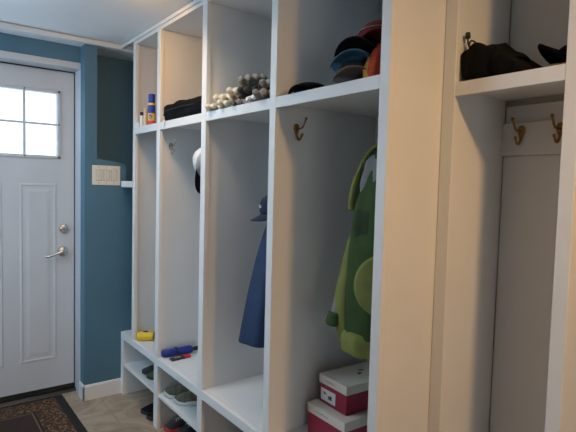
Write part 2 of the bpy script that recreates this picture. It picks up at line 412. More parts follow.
# rails / shelf / bench
bp('top_rail', (XL1 + .001, .99, ZR), (XL1 + FT - .001, 2.965, ZC - .005), .001)
bp('crown_strip', (XL1 - .010, .958, ZC - .024), (XL1 - .0002, YW - .018, ZC - .005), .002)
segs = [(.978, 1.511), (1.530, 2.054), (2.076, 2.575), (2.597, 2.958)]
sface = [(.995, 1.501), (1.5395, 2.043), (2.0865, 2.565), (2.608, 2.936)]
for a, b_ in segs: bp('shelf', (XL1 + FT, a, ZS - .019), (XB, b_, ZS), 0)
for a, b_ in sface: bp('shelf_edge', (XL1 + .0008, a, ZSB), (XL1 + FT, b_, ZS), .001)
bp('bench_seat', (XL1 + FT, .978, BT - .03), (XB, YW - .002, BT), 0)
bp('bench_rail', (XL1 - .0008, .995, BB), (XL1 + FT, YW - .002, BT), .002)
bp('low_shelf', (XL1 + .006, 2.597, .182), (XB, YW - .042, .200), .001)
bp('low_shelf', (XL1 + .006, 2.076, .182), (XB, 2.575, .200), .001)
bp('back_panel', (XB, .978, 0), (XB + .012, YW - .002, ZC), 0)
bp('bay_ceiling', (XL1 + FT, .978, ZR + .004), (XB, 2.958, ZR + .016), 0)
O = Vector((-XL1, -2.0, 0))
make_hook(bank, O + Vector((1.174, 1.511, 1.583)), '-Y')
make_hook(bank, O + Vector((1.137, 2.575, 1.565)), '-Y', 'chrome')['label'] = 'silver-grey coat hook'

# ------------------------------------------------------------------ set-back locker bank
bank2 = thing('locker_bank', 'set-back white locker bank at the right with two brass hooks on its back', 'lockers', (XL2, .6, 0))
def bq(name, lo, hi, bevel=.0015, material='white'): return bp(name, lo, hi, bevel, material, bank2, XL2, .6)
yst = [(.914, .957), (.558, .596), (.202, .240), (-.154, -.116)]
for a, b_ in yst:
    bq('stile', (XL2, a, 0), (XL2 + FT, b_, ZC))
ydv = [(.918, .938), (.567, .587), (.211, .231), (-.15, -.13)]
for a, b_ in ydv: bq('divider', (XL2 + FT, a, 0), (XB, b_, ZC), 0)
for k in range(3):
    a = ydv[k + 1][1]; b_ = ydv[k][0]; fa = yst[k + 1][1]; fb = yst[k][0]
    bq('shelf', (XL2 + FT, a, ZS - .019), (XB, b_, ZS), 0); bq('shelf_edge', (XL2 + .0008, fa, ZSB - .001), (XL2 + FT, fb, ZS), .001)
    bq('bench_seat', (XL2 + FT, a, BT - .03), (XB, b_, BT), 0); bq('bench_rail', (XL2 + .0008, fa, BB), (XL2 + FT, fb, BT), .001)
    bq('top_rail', (XL2 + .001, fa, ZR), (XL2 + FT, fb, ZC - .005), .001)
    # plywood back in two pieces with the hook rail over the joint
    bq('back_panel', (XB - .001, a, ZS), (XB + .010, b_ - .004, ZC), 0)
    bq('back_panel', (XB - .004, a + .006, BT), (XB + .010, b_ - .004, 1.484), .001)
    bq('back_panel', (XB + .001, a, 1.484), (XB + .010, b_ - .004, ZSB), 0)
    bq('hook_rail', (XB - .014, a, 1.486), (XB + .001, b_, 1.592), .001)
O2 = Vector((-XL2, -.6, 0))
for y in (.850, .728, .50, .33): make_hook(bank2, O2 + Vector((XB - .014, y, 1.562)), '-X')

# ------------------------------------------------------------------ door mat
mt = thing('door_mat', 'dark brown door mat with speckled leopard border in front of the white door', 'door mat', (0.1, 2.9, 0))
def mrect(name, x0, y0, x1, y1, z0, z1, m_): 
    bm = bmesh.new(); box(bm, (x0 - .1, y0 - 2.9, z0), (x1 - .1, y1 - 2.9, z1), .002, 1); return obj(name, bm, m_, mt)
mrect('border', .02, 2.45, .748, 3.325, 0.0, .007, 'rugdark')
mrect('patterned_field', .06, 2.49, .700, 3.290, .004, .0085, 'rugpat')
mrect('inner_band', 0.215, 2.625, .562, 3.145, .006, .0092, 'rugdark')
mrect('gold_line', 0.202, 2.638, .549, 3.132, .006, .0097, 'lime')
mrect('centre', 0.194, 2.646, .541, 3.124, .006, .0102, 'rugcentre')
bpy.data.objects['gold_line'].data.materials[0] = mat('rug_tan_line', (.16, .10, .05), .95)

# ------------------------------------------------------------------ shoe boxes
def shoebox(loc, rz, L, W, H, lidh, label, marks):
    t = thing('shoe_box', label, 'shoe box', loc, (0, 0, rz), 'shoe boxes')
    obj('box_body', B((0.003, -W + .003, 0), (L - .003, -.003, H - .004), .001), 'crimson', t)
    lid = obj('lid', B((0, -W, H - lidh), (L, 0, H), .0015), 'boxlid', t)
    # tiny line of print on the lid's end, emblem between
    for (a, b_) in ((-.58, -.42), (-.39, -.24)):
        obj('print_line', B((-.0006, W * a - .02 * 0, H - lidh * .56), (.0004, W * b_, H - lidh * .47)), 'greyprint', lid)
    bm = bmesh.new(); lathe(bm, [(.0002, 0), (.0035, 0), (.0035, .0006), (.0002, .0006)], 12, (0, -W * .405, H - lidh * .5), '-X'); obj('emblem', bm, 'greyprint', lid)
    if marks:
        lab = obj('size_label', B((.0022, -W * .60, .012), (.0034, -.012, .058)), 'labelwhite', t)
        bm = bmesh.new()
        pr = [(-.030, .038), (-.030, .048), (-.037, .046), (-.047, .040), (-.052, .038)]
        f = [bm.verts.new((.0018, y, z)) for y, z in pr]; g = [bm.verts.new((.0030, y, z)) for y, z in pr]
        bm.faces.new(f); bm.faces.new(g[::-1])
        for i in range(5): bm.faces.new((f[i], g[i], g[(i + 1) % 5], f[(i + 1) % 5]))
        box(bm, (.0018, -.064, .024), (.003, -.078, .040)); box(bm, (.0018, -.056, .024), (.003, -.062, .036))
        obj('shoe_picture', bm, 'ink', lab)
        # three leaf-shaped marks on top of the lid
        for (mx, my, mr) in ((.135, -.085, .4), (.165, -.060, -.3), (.175, -.105, .9)):
            bm = bmesh.new(); bmesh.ops.create_circle(bm, cap_ends=True, radius=.014, segments=14)
            ex = bmesh.ops.extrude_face_region(bm, geom=list(bm.faces)); bmesh.ops.translate(bm, verts=[v for v in ex['geom'] if isinstance(v, bmesh.types.BMVert)], vec=(0, 0, .0006))
            obj('lid_mark', bm, 'ink', lid, tf=Matrix.Translation((mx, my, H)) @ Matrix.Rotation(mr, 4, 'Z') @ Matrix.Diagonal((1, .42, 1, 1)))
    return t
shoebox((1.228, 1.462, BT), -.02, .33, .215, .121, .036, 'crimson and off-white shoe box lying on the locker bench under another box', False)
shoebox((1.272, 1.448, BT + .1215), -.05, .29, .165, .110, .034, 'crimson shoe box with size label, on top of the larger box', True)

# ------------------------------------------------------------------ cloth helpers
def blob_rings(spec, n=40, folds=7, amp=.08, seed=0.0):
    """spec rows: (z, cx, cy, rx, ry[, rot]) -> rings with soft folds"""
    rings = []
    for row in spec:
        z, cx, cy, rx, ry = row[:5]
        ring = []
        for k in range(n):
            a = 2 * PI * k / n
            nz_ = noise.noise(Vector((math.cos(a) * 1.3 + seed, math.sin(a) * 1.3, z * 2.3)))
            f = 1 + amp * math.sin(folds * a + seed + z * 3) + amp * 1.3 * nz_
            ring.append(Vector((cx + rx * f * math.cos(a), cy + ry * f * math.sin(a), z + (.012 if amp > .045 else .003) * noise.noise(Vector((a, seed, z * 5))))))
        rings.append(ring)
    return rings
def interp(rows, m_=5):
    out = []
    for r0, r1 in zip(rows[:-1], rows[1:]):
        for k in range(m_):
            t = k / m_; t2 = t
            out.append(tuple(a * (1 - t2) + b * t2 for a, b in zip(r0, r1)))
    out.append(rows[-1]); return out
def cloth(name, rows, m_, parent, folds=7, amp=.08, seed=0., n=40, origin=(0, 0, 0)):
    bm = bmesh.new(); loft(bm, blob_rings(interp(rows), n, folds, amp, seed)); bmesh.ops.translate(bm, verts=bm.verts, vec=-Vector(origin))
    return obj(name, bm, m_, parent, smooth=True, sub=1)

# ------------------------------------------------------------------ green jacket
o_ = (1.28, 1.18, 1.57)
gj = thing('jacket', 'green hooded jacket with lime panels hanging in the bay above the shoe boxes', 'jacket', o_)
cloth('body', [(1.50, 1.29, 1.12, .05, .06), (1.40, 1.285, 1.15, .075, .08), (1.30, 1.28, 1.155, .092, .095), (1.15, 1.28, 1.16, .105, .105), (.95, 1.28, 1.165, .116, .112), (.85, 1.28, 1.165, .118, .112)], 'green', gj, 6, .05, 1.3, origin=o_)
cloth('hem_band', [(.885, 1.28, 1.165, .119, .114), (.86, 1.28, 1.165, .124, .118), (.812, 1.28, 1.165, .124, .118), (.808, 1.28, 1.165, .122, .117), (.806, 1.28, 1.165, .06, .06)], 'lime', gj, 9, .035, .4, origin=o_)
cloth('sleeve', [(1.30, 1.228, 1.208, .008, .010), (1.24, 1.218, 1.216, .012, .014), (1.12, 1.203, 1.230, .019, .021), (1.00, 1.192, 1.238, .030, .032), (.90, 1.196, 1.236, .032, .032), (.84, 1.206, 1.226, .030, .030), (.812, 1.215, 1.218, .03, .03), (.81, 1.215, 1.218, .015, .015)], 'lime', gj, 4, .06, 2.2, n=24, origin=o_)
cloth('sleeve_stripe', [(1.10, 1.222, 1.165, .018, .018), (1.02, 1.212, 1.165, .026, .026), (.93, 1.206, 1.165, .026, .026), (.90, 1.206, 1.165, .02, .02)], 'green2', gj, 4, .05, 4.2, n=24, origin=o_)
cloth('cuff', [(.935, 1.176, 1.262, .026, .028), (.90, 1.172, 1.265, .030, .032), (.885, 1.174, 1.265, .027, .029)], 'green', gj, 3, .04, .2, n=20, origin=o_)
cloth('lining_strip', [(1.03, 1.192, 1.254, .010, .014), (.96, 1.182, 1.260, .014, .020), (.925, 1.178, 1.262, .018, .022)], 'greycloth', gj, 3, .03, .2, n=20, origin=o_)
# hood: heavy ring of green cloth open towards the aisle, grey lining showing inside
cloth('hood_lining', [(1.50, 1.285, 1.14, .040, .045), (1.46, 1.272, 1.155, .055, .055), (1.38, 1.262, 1.165, .058, .055), (1.31, 1.258, 1.165, .052, .05), (1.27, 1.262, 1.155, .03, .03)], 'greycloth', gj, 5, .12, 3.3, n=28, origin=o_)
bm = bmesh.new(); p = smooth_path([(1.32, 1.08, 1.500), (1.275, 1.14, 1.505), (1.246, 1.185, 1.465), (1.228, 1.205, 1.40), (1.216, 1.212, 1.34), (1.216, 1.210, 1.28), (1.220, 1.20, 1.23)], 5)
tube(bm, p, [(.021 + .003 * math.sin(i * 1.1)) * (1 if i < len(p) - 8 else max(.15, (len(p) - 1 - i) / 8)) for i in range(len(p))], 12, .7); bmesh.ops.translate(bm, verts=bm.verts, vec=-Vector(o_))
obj('hood', bm, 'green2', gj, smooth=True)
bm = bmesh.new(); p = smooth_path([(1.30, 1.08, 1.520), (1.258, 1.14, 1.522), (1.229, 1.187, 1.480), (1.208, 1.210, 1.405), (1.197, 1.220, 1.34), (1.196, 1.222, 1.29)], 5)
tube(bm, p, [.007 + .004 * (i > 14) for i in range(len(p))], 8); bmesh.ops.translate(bm, verts=bm.verts, vec=-Vector(o_)); obj('hood_piping', bm, 'lime', gj, smooth=True)
cloth('collar', [(1.36, 1.262, 1.155, .040, .045), (1.29, 1.262, 1.16, .078, .078), (1.22, 1.266, 1.16, .086, .086), (1.16, 1.27, 1.16, .085, .085)], 'green2', gj, 8, .08, .9, n=28, origin=o_)
# large round lime pocket on the visible side
bm = bmesh.new()
NA, NR = 36, 8
def pk_pt(r_, a, off):
    ang = math.radians(238) + r_ * math.cos(a) * .95; z = 1.055 + r_ * math.sin(a) * .105
    ca, sa = math.cos(ang), math.sin(ang)
    k = .106 + (1.15 - z) * .07 + off
    return Vector((1.28 + k * 1.05 * ca, 1.163 + k * 1.05 * sa, z))
def pkshell(off, flip):
    c_ = bm.verts.new(pk_pt(0, 0, off)); prev = None; last = None
    for i in range(1, NR + 1):
        ring = [bm.verts.new(pk_pt(i / NR, 2 * PI * k / NA, off)) for k in range(NA)]
        for k in range(NA):
            j = (k + 1) % NA
            f = (c_, ring[k], ring[j]) if prev is None else (prev[k], ring[k], ring[j], prev[j])
            bm.faces.new(f[::-1] if flip else f)
        prev = ring
    return prev
r1 = pkshell(.009, False); r2 = pkshell(-.002, True)
for k in range(NA): bm.faces.new((r1[k], r2[k], r2[(k + 1) % NA], r1[(k + 1) % NA]))
bmesh.ops.translate(bm, verts=bm.verts, vec=-Vector(o_)); obj('pocket', bm, 'lime', gj, smooth=True)
bm = bmesh.new(); tube(bm, smooth_path([(0, -.190, .005), (0, -.16, .0), (.0, -.10, -.02), (0, -.05, -.06)], 4), .005, 8); obj('hanging_loop', bm, 'green2', gj, smooth=True)
for hx, hy in ((1.28, .978), (1.24, 1.530), (1.175, 2.076)):     # the hooks on the near side of each bay, carrying the clothes
    h = make_hook(bank, O + Vector((hx, hy, 1.575)), '-Y')
    piv = O + Vector((hx, hy, 1.575))
    for q in [h] + list(h.children): q.data.transform(Matrix.Translation(piv) @ Matrix.Rotation(PI, 4, 'Z') @ Matrix.Translation(-piv))

# ------------------------------------------------------------------ blue jacket in third bay
o_ = (1.24, 1.70, 1.45)
bj = thing('jacket', 'blue jacket with darker navy front hanging in the empty bay beside the green jacket', 'jacket', o_)
cloth('body', [(1.30, 1.25, 1.66, .04, .05), (1.18, 1.245, 1.69, .065, .07), (1.05, 1.24, 1.71, .085, .085), (.90, 1.235, 1.72, .108, .10), (.76, 1.23, 1.725, .124, .11), (.70, 1.23, 1.73, .132, .112), (.695, 1.23, 1.73, .10, .09)], 'bluecoat', bj, 6, .05, 2.1, origin=o_)
cloth('front_panel', [(1.36, 1.25, 1.63, .05, .055), (1.20, 1.265, 1.655, .085, .07), (1.05, 1.28, 1.665, .100, .085), (.90, 1.295, 1.665, .12, .095), (.80, 1.305, 1.66, .135, .098), (.77, 1.305, 1.66, .11, .08)], 'navycoat', bj, 5, .06, .7, origin=o_)
cloth('hem_tag', [(.735, 1.262, 1.632, .018, .012), (.70, 1.262, 1.632, .018, .012), (.685, 1.262, 1.632, .016, .012)], 'whitecloth', bj, 2, .02, .7, n=12, origin=o_)
bm = bmesh.new(); tube(bm, smooth_path([(.02, -.145, .115), (.015, -.12, .08), (.012, -.09, .0), (.01, -.07, -.10)], 4), .012, 8); obj('hanging_loop', bm, 'navycoat', bj, smooth=True)

# ------------------------------------------------------------------ caps
def make_cap(label, crown_m, brim_m, loc, rot, R=.088, H=.085, brim=.07, squash=1.0, panel=None, group=None):
    t = thing('cap', label, 'cap', loc, rot, group)
    bm = bmesh.new(); rings = []
    for i in range(9):
        a = i / 8 * PI / 2 * .97
        rings.append([Vector((R * math.cos(a) ** .75 * math.cos(2 * PI * k / 32) * (1 + .06 * math.cos(2 * PI * k / 32)), R * .9 * math.cos(a) ** .75 * math.sin(2 * PI * k / 32), H * squash * math.sin(a))) for k in range(32)])
    loft(bm, rings); obj('crown', bm, crown_m, t, smooth=True)
    bm = bmesh.new(); top = []; 
    rows = []
    for j in range(5):
        s_ = j / 4; row = []
        for k in range(17):
            a = math.radians(-68 + 136 * k / 16)
            rr = R * .97 + brim * s_ * (math.cos(a * .85) ** .8)
            yy = math.sin(a) * (R * .9 + brim * .12 * s_)
            xx = math.cos(a) * R * 1.02 + brim * s_ * math.cos(a * .9)
            row.append((xx, yy, .006 - .28 * yy * yy / R * (0.5 + .8 * s_) - .004 * s_))
        rows.append(row)
    up = [[bm.verts.new(p) for p in r] for r in rows]; dn = [[bm.verts.new((p[0], p[1], p[2] - .0035)) for p in r] for r in rows]
    for A, flip in ((up, 0), (dn, 1)):
        for j in range(4):
            for k in range(16):
                f = [A[j][k], A[j][k + 1], A[j + 1][k + 1], A[j + 1][k]]; bm.faces.new(f[::-1] if flip else f)
    for k in range(16):
        bm.faces.new((up[4][k], up[4][k + 1], dn[4][k + 1], dn[4][k])); bm.faces.new((up[0][k + 1], up[0][k], dn[0][k], dn[0][k + 1]))
    for k in (0, 16):
        for j in range(4): bm.faces.new((up[j][k], up[j + 1][k], dn[j + 1][k], dn[j][k]))
    obj('brim', bm, brim_m, t, smooth=True)
    bm = bmesh.new(); lathe(bm, [(.0005, -.002), (.006, -.002), (.005, .002), (.0005, .004)], 12, (0, 0, H * squash)); obj('top_button', bm, crown_m, t, smooth=True)
    if panel:
        bm = bmesh.new(); panel(bm, R, H * squash); obj('badge', bm, 'whitecloth', t)
    return t
zc = ZS
cx, cy = 1.152, 1.178
G = 'caps stacked on the shelf'
make_cap('charcoal wool cap, lowest in the shelf stack beside the near stile', 'greyfelt', 'greyfelt', (cx + .004, cy, zc + .024), (0, math.radians(-6), math.radians(222)), R=.082, H=.050, brim=.050)
make_cap('blue cap, second lowest in the shelf stack above the charcoal one', 'bluecap', 'bluecap', (cx, cy, zc + .064), (0, math.radians(-8), math.radians(222)), R=.086, H=.046, brim=.055)
make_cap('black cap lying between the blue and the dark red caps in the shelf stack', 'blackcap', 'blackcap', (cx + .014, cy - .012, zc + .102), (0, math.radians(-8), math.radians(214)), R=.084, H=.046, brim=.055)
def rim(bm, R, H): 
    p = [Vector((R * .80 * math.cos(a), R * .74 * math.sin(a), H * .72)) for a in [2 * PI * k / 28 for k in range(29)]]; tube(bm, p, .0025, 6)
t = make_cap('dark red cap with a pale edge, highest in the shelf stack', 'redcap', 'redcap', (cx + .050, cy - .050, zc + .136), (0, math.radians(-6), math.radians(222)), R=.080, H=.068, brim=.045)
bm = bmesh.new(); p = [Vector((.0835 * math.cos(a), .0730 * math.sin(a), .026)) for a in [math.radians(-90 + 180 * k / 20) for k in range(21)]]; tube(bm, p, .0022, 6); obj('edge_piping', bm, 'greycloth', t, smooth=True)
make_cap('black cap lying alone at the far end of the shelf near the gloves', 'blackcap', 'blackcap', (1.165, 1.420, zc + .020), (0, 0, math.radians(215)), R=.072, H=.030, brim=.06)
# orange knitted hat crumpled beside the stack
kh = thing('knit_hat', 'crumpled orange-red knitted hat squeezed beside the stack of caps', 'hat', (1.128, 1.062, ZS)); kh.scale = (1, 1, 1.2)
bm = bmesh.new()
rows = [(.002, 0, 0, .030, .028), (.02, -.002, 0, .036, .030), (.05, .004, 0, .034, .028), (.075, .008, .0, .024, .022), (.092, .010, 0, .008, .008)]
loft(bm, blob_rings(interp(rows, 3), 28, 9, .07, 5.1)); obj('crown', bm, 'orange', kh, smooth=True)
bm = bmesh.new(); loft(bm, blob_rings(interp([(.0, -.022, .012, .014, .018), (.03, -.022, .014, .016, .018), (.062, -.012, .012, .010, .012)], 3), 20, 5, .06, 2.1)); obj('turned_edge', bm, 'yelloworange', kh, smooth=True)

# hanging caps
def badge(bm, R, H):
    for (a, z, w, h) in ((-.22, .52, .010, .014), (-.05, .55, .006, .016), (.10, .52, .010, .013), (.22, .55, .005, .012)):
        aa = a; r_ = R * .93
        box(bm, (-w / 2, -.002, -h / 2), (w / 2, .002, h / 2), 0, 1, Matrix.Translation((r_ * math.cos(aa), r_ * .9 * math.sin(aa), H * z)) @ Matrix.Rotation(aa + PI / 2, 4, 'Z'))
make_cap('navy cap with small white lettering hanging above the blue jacket', 'navy', 'navy', (1.228, 1.700, 1.268), (0, math.radians(24), math.radians(160)), R=.068, H=.072, brim=.052, panel=badge)
wc = make_cap('white cap with a black brim hanging on a divider in the bay with the umbrella', 'whitecloth', 'blackcap', (1.142, 2.140, 1.465), (0, 0, 0), R=.076, H=.105, brim=.085)
wc.rotation_euler = (Matrix.Rotation(math.radians(22), 3, 'X') @ Matrix(((0, -1, 0), (0, 0, 1), (-1, 0, 0)))).to_euler()

# ------------------------------------------------------------------ gloves
def glove_bm(fr_=.0125, curl=.3, spread=.14):
    bm = bmesh.new()
    capsule(bm, (0, -.030, 0), (.058, -.032, 0), .017, .015, 10); capsule(bm, (0, 0, 0), (.058, 0, 0), .019, .020, 10); capsule(bm, (0, .030, 0), (.058, .032, 0), .017, .015, 10)
    capsule(bm, (-.06, -.012, 0), (0, -.016, 0), .020, .018, 10); capsule(bm, (-.06, .012, 0), (0, .016, 0), .020, .018, 10)
    for i, (y, L) in enumerate(((-.040, .050), (-.0135, .064), (.0135, .068), (.040, .058))):
        a = spread * (i - 1.5) * .6
        p0 = Vector((.058, y, 0)); p1 = p0 + Vector((L * .55 * math.cos(a), L * .55 * math.sin(a), -L * .55 * curl * .5)); p2 = p1 + Vector((L * .45 * math.cos(a) * math.cos(curl * 1.2), L * .45 * math.sin(a), -L * .45 * math.sin(curl * 1.2)))
        capsule(bm, p0, p1, fr_, fr_, 10); capsule(bm, p1, p2, fr_, fr_ * .95, 10)
    capsule(bm, (.0, .030, 0), (.030, .058, -.006), .014, .013, 10); capsule(bm, (.030, .058, -.006), (.052, .066, -.014), .013, .012, 10)
    return bm
GG = 'gloves piled on the shelf'
def glove(label, m_, loc, rot, cuff_m, curl=.3, fr_=.0125, s=1.0):
    t = thing('glove', label, 'glove', loc, [math.radians(a) for a in rot], GG); t.scale = (s, s, s)
    obj('hand', glove_bm(fr_, curl), m_, t, smooth=True, remesh=.0035)
    bm = bmesh.new(); tube(bm, [(-.066, 0, 0), (-.074, 0, 0), (-.088, 0, 0), (-.096, 0, 0)], [.034, .037, .037, .033], 20, .62); obj('cuff', bm, cuff_m, t, smooth=True)
    return t
def gp(y, z, dx=0): return (1.150 + dx, y + .085, ZS + z)
glove('cream cotton glove lying lowest at the far left end of the glove pile', 'knitcream', gp(1.955, .020, .005), (0, 0, 228), 'knitcream', .08, .0145)
glove('cream cotton glove resting on another with its fingertips up, left in the pile', 'knitcream', gp(1.945, .062, .02), (6, -4, 238), 'knitcream', .25, .0150)
glove('cream glove with fingers curling over the shelf edge near the pile middle', 'knitcream', gp(1.865, .022), (-6, 0, 236), 'knitgrey', .1, .0145)
glove("cream glove with grey cuff, topmost of the cream ones beside the pile's peak", 'knitcream', gp(1.850, .070, .02), (0, -8, 244), 'knitgrey', .3, .0150)
glove('thin brown-grey glove flat on the shelf edge in front of the pile', 'knitgrey', gp(1.775, .018), (0, 0, 238), 'knitgrey', .05, .012)
glove('grey glove with raised fingers and black cuff on the peak of the glove pile', 'knitgrey', gp(1.790, .084, .045), (10, -40, 240), 'knitdark', .9, .0150)
glove('charcoal glove lying under the peak of the glove pile', 'knitdark', gp(1.735, .050, .04), (0, -14, 228), 'knitdark', .3, .0165)
glove('white glove with pointed fingers in front of the charcoal ones', 'knitwhite', gp(1.655, .026, -.01), (25, -8, 236), 'knitwhite', .4, .0125, .85)
glove('dark glove stretched flat toward the right end of the pile', 'knitdark', gp(1.640, .060, .05), (0, -10, 240), 'knitdark', .3, .015)
glove('beige-grey knitted glove against the stile at the right end of the pile', 'knitgrey', gp(1.575, .020), (0, -6, 232), 'knitgrey', .1, .0150)
glove('pale grey knitted glove stacked above the one against the stile', 'knitgrey', gp(1.575, .060, .02), (0, -10, 236), 'knitgrey', .3, .0145)

# ------------------------------------------------------------------ bags
def soft_bag(bm, L, W, H, seed, amp=.12, n=40, m_=26, topf=None, ex=5):
    rings = []
    for i in range(m_ + 1):
        s_ = i / m_; u = (s_ - .5) * 2
        f = (1 - abs(u) ** ex) ** .35 if abs(u) < 1 else .05
        f = max(f, .45)
        h = H * (topf(s_) if topf else 1)
        ring = []
        for k in range(n):
            a = 2 * PI * k / n; c, s2 = math.cos(a), math.sin(a)
            e_ = .42
            px = W / 2 * f * abs(c) ** e_ * (1 if c > 0 else -1); pz = h / 2 + h / 2 * f * abs(s2) ** e_ * (1 if s2 > 0 else -1)
            d = 1 + amp * noise.noise(Vector((px * 22 + seed, u * 3.5, pz * 22)))
            z_ = max(pz * d, 0)
            ring.append(Vector((px * d, (s_ - .5) * L, z_)))
        rings.append(ring)
    loft(bm, rings)
bg = thing('gear_bag', 'long black nylon gear bag on the shelf between the spray can and the gloves', 'bag', (1.165, 2.325, ZS))
bm = bmesh.new(); soft_bag(bm, .476, .19, .092, 3.1, .07, ex=14, topf=lambda s_: 1 + .03 * math.sin(s_ * 14)); obj('body', bm, 'black', bg, smooth=True)
bm = bmesh.new(); tube(bm, smooth_path([(-.04, -.20, .075), (-.02, -.10, .090), (0, 0, .084), (.0, .05, .095), (0, .15, .086)], 5), .009, 8, .5); obj('strap', bm, 'black', bg, smooth=True)
bm = bmesh.new(); tube(bm, smooth_path([(-.02, -.205, .07), (-.015, -.215, .095), (-.01, -.205, .112), (0, -.19, .10)], 4), .006, 8); obj('carry_loop', bm, 'black', bg, smooth=True)
bm = bmesh.new(); tube(bm, smooth_path([(-.097, -.16, .05), (-.1, 0, .054), (-.097, .17, .05)], 6), .003, 6); obj('zip', bm, 'blackrub', bg)
obj('logo_patch', B((-.100, .185, .014), (-.092, .198, .026), .001), 'whitecloth', bg)
tg = obj('hang_tag', B((-.0035, -.012, -.035), (-.0015, .010, .002), .0005), 'plasticwhite', None); tg.location = (XL1 - .001, 2.50, ZS + .004); tg.rotation_euler = (.4, 0, 0)
tag(tg, 'small pale tag hanging over the shelf edge under the gear bag', 'tag')

pb = thing('drawstring_bag', 'black drawstring bag with cord lock slumped on the shelf of the right locker', 'bag', (1.418, .812, ZS))
bm = bmesh.new(); soft_bag(bm, .215, .20, .108, 8.7, .20, ex=9, topf=lambda s_: .22 + .78 * min(1, max(0, (s_ - .05) / .50))); obj('body', bm, 'black', pb, smooth=True)
bm = bmesh.new(); tube(bm, smooth_path([(-.06, .085, .085), (-.065, .088, .115), (-.07, .080, .125), (-.068, .068, .120), (-.064, .066, .108), (-.068, .078, .103), (-.072, .086, .112), (-.075, .089, .140)], 4), .0025, 8); cd = obj('cord', bm, 'blackrub', pb, smooth=True)
bm = bmesh.new(); lathe(bm, [(.001, 0), (.007, .001), (.008, .008), (.0065, .018), (.001, .019)], 14, (-.0745, .088, .132)); obj('cord_lock', bm, 'blackrub', cd, smooth=True)
bm = bmesh.new(); tube(bm, smooth_path([(-.08, -.05, .05), (-.03, -.06, .062), (.03, -.05, .058)], 4), .006, 8); obj('seam_fold', bm, 'black', pb, smooth=True)

rc = make_cap('black cap with upturned brim beside the right stile of the set-back locker', 'blackcap', 'blackcap', (1.452, .640, ZS + .036), (0, math.radians(-28), math.radians(130)), R=.048, H=.045, brim=.055)
oc = thing('knit_hat', 'orange and black knitted hat lying under the upturned black cap', 'hat', (1.440, .645, ZS))
bm = bmesh.new(); loft(bm, blob_rings(interp([(.0, 0, 0, .040, .036), (.012, 0, 0, .044, .038), (.026, 0, 0, .036, .032), (.032, 0, 0, .012, .012)], 3), 28, 9, .04, 1.1)); obj('crown', bm, 'yelloworange', oc, smooth=True)
bm = bmesh.new(); loft(bm, blob_rings(interp([(.002, -.004, .042, .012, .016), (.012, -.004, .044, .013, .017), (.02, -.004, .044, .006, .008)], 3), 16, 4, .04, 1.1)); obj('tassel', bm, 'black', oc, smooth=True)

# ------------------------------------------------------------------ cans and tubes
def P3(x, y): return (x, y, ZS)
sc = thing('spray_can', 'tall blue spray can with yellow label on the shelf nearest the blue wall', 'spray can', P3(1.112, 2.790)); sc.scale = (.80, .80, 1.0)
bm = bmesh.new(); lathe(bm, [(.001, 0), (.0255, 0), (.0265, .003), (.0265, .128), (.024, .136), (.021, .139), (.001, .140)], 28); body = obj('can_body', bm, 'canblue', sc)
bm = bmesh.new(); lathe(bm, [(.02, .030), (.0270, .030), (.0270, .072), (.02, .072)], 28); obj('label_band', bm, 'yellow', sc)
bm = bmesh.new(); lathe(bm, [(.02, .118), (.0270, .118), (.0270, .130), (.02, .130)], 28); obj('yellow_ring', bm, 'yellow', sc)
bm = bmesh.new(); lathe(bm, [(.02, .010), (.0269, .010), (.0269, .028), (.02, .028)], 28); obj('red_band', bm, 'red', sc)
bm = bmesh.new(); lathe(bm, [(.001, .139), (.0245, .139), (.0245, .176), (.022, .182), (.001, .183)], 28); obj('cap', bm, 'canblue', sc)
bm = bmesh.new()
for (a, z, w, h) in ((3.75, .056, .008, .011), (3.9, .043, .009, .009), (4.1, .060, .008, .012), (4.3, .052, .009, .012), (4.2, .038, .007, .007)):
    box(bm, (-w / 2, -.001, -h / 2), (w / 2, .001, h / 2), 0, 1, Matrix.Translation((.0270 * math.cos(a), .0270 * math.sin(a), z)) @ Matrix.Rotation(a + PI / 2, 4, 'Z'))
obj('label_print', bm, 'canblue', body)
def tube_item(name, label, x, y, r_, h, m1, m2, caph):
    t = thing(name, label, 'tube', P3(x, y))
    bm = bmesh.new(); lathe(bm, [(.001, 0), (r_, 0), (r_, h - caph), (r_ * .8, h - caph + .003), (.001, h - caph + .004)], 20); obj('body', bm, m1, t)
    bm = bmesh.new(); lathe(bm, [(.001, h - caph + .002), (r_ * .92, h - caph + .002), (r_ * .85, h), (.001, h + .001)], 20); obj('cap', bm, m2, t)
tube_item('lotion_tube', 'short white tube with dark blue cap left of the tall spray can', 1.100, 2.905, .014, .090, 'plasticwhite', 'navy', .022)
tube_item('lotion_tube', 'slim cream-coloured bottle standing right beside the spray can', 1.100, 2.850, .013, .105, 'creamplastic', 'creamplastic', .02)
tube_item('marker', 'slim black marker standing between cream bottle and spray can', 1.118, 2.838, .006, .095, 'blackrub', 'ink', .02)
tube_item('lotion_tube', 'low white jar at the front corner of the shelf nearest the blue wall', 1.082, 2.925, .009, .030, 'plasticwhite', 'plasticwhite', .010)

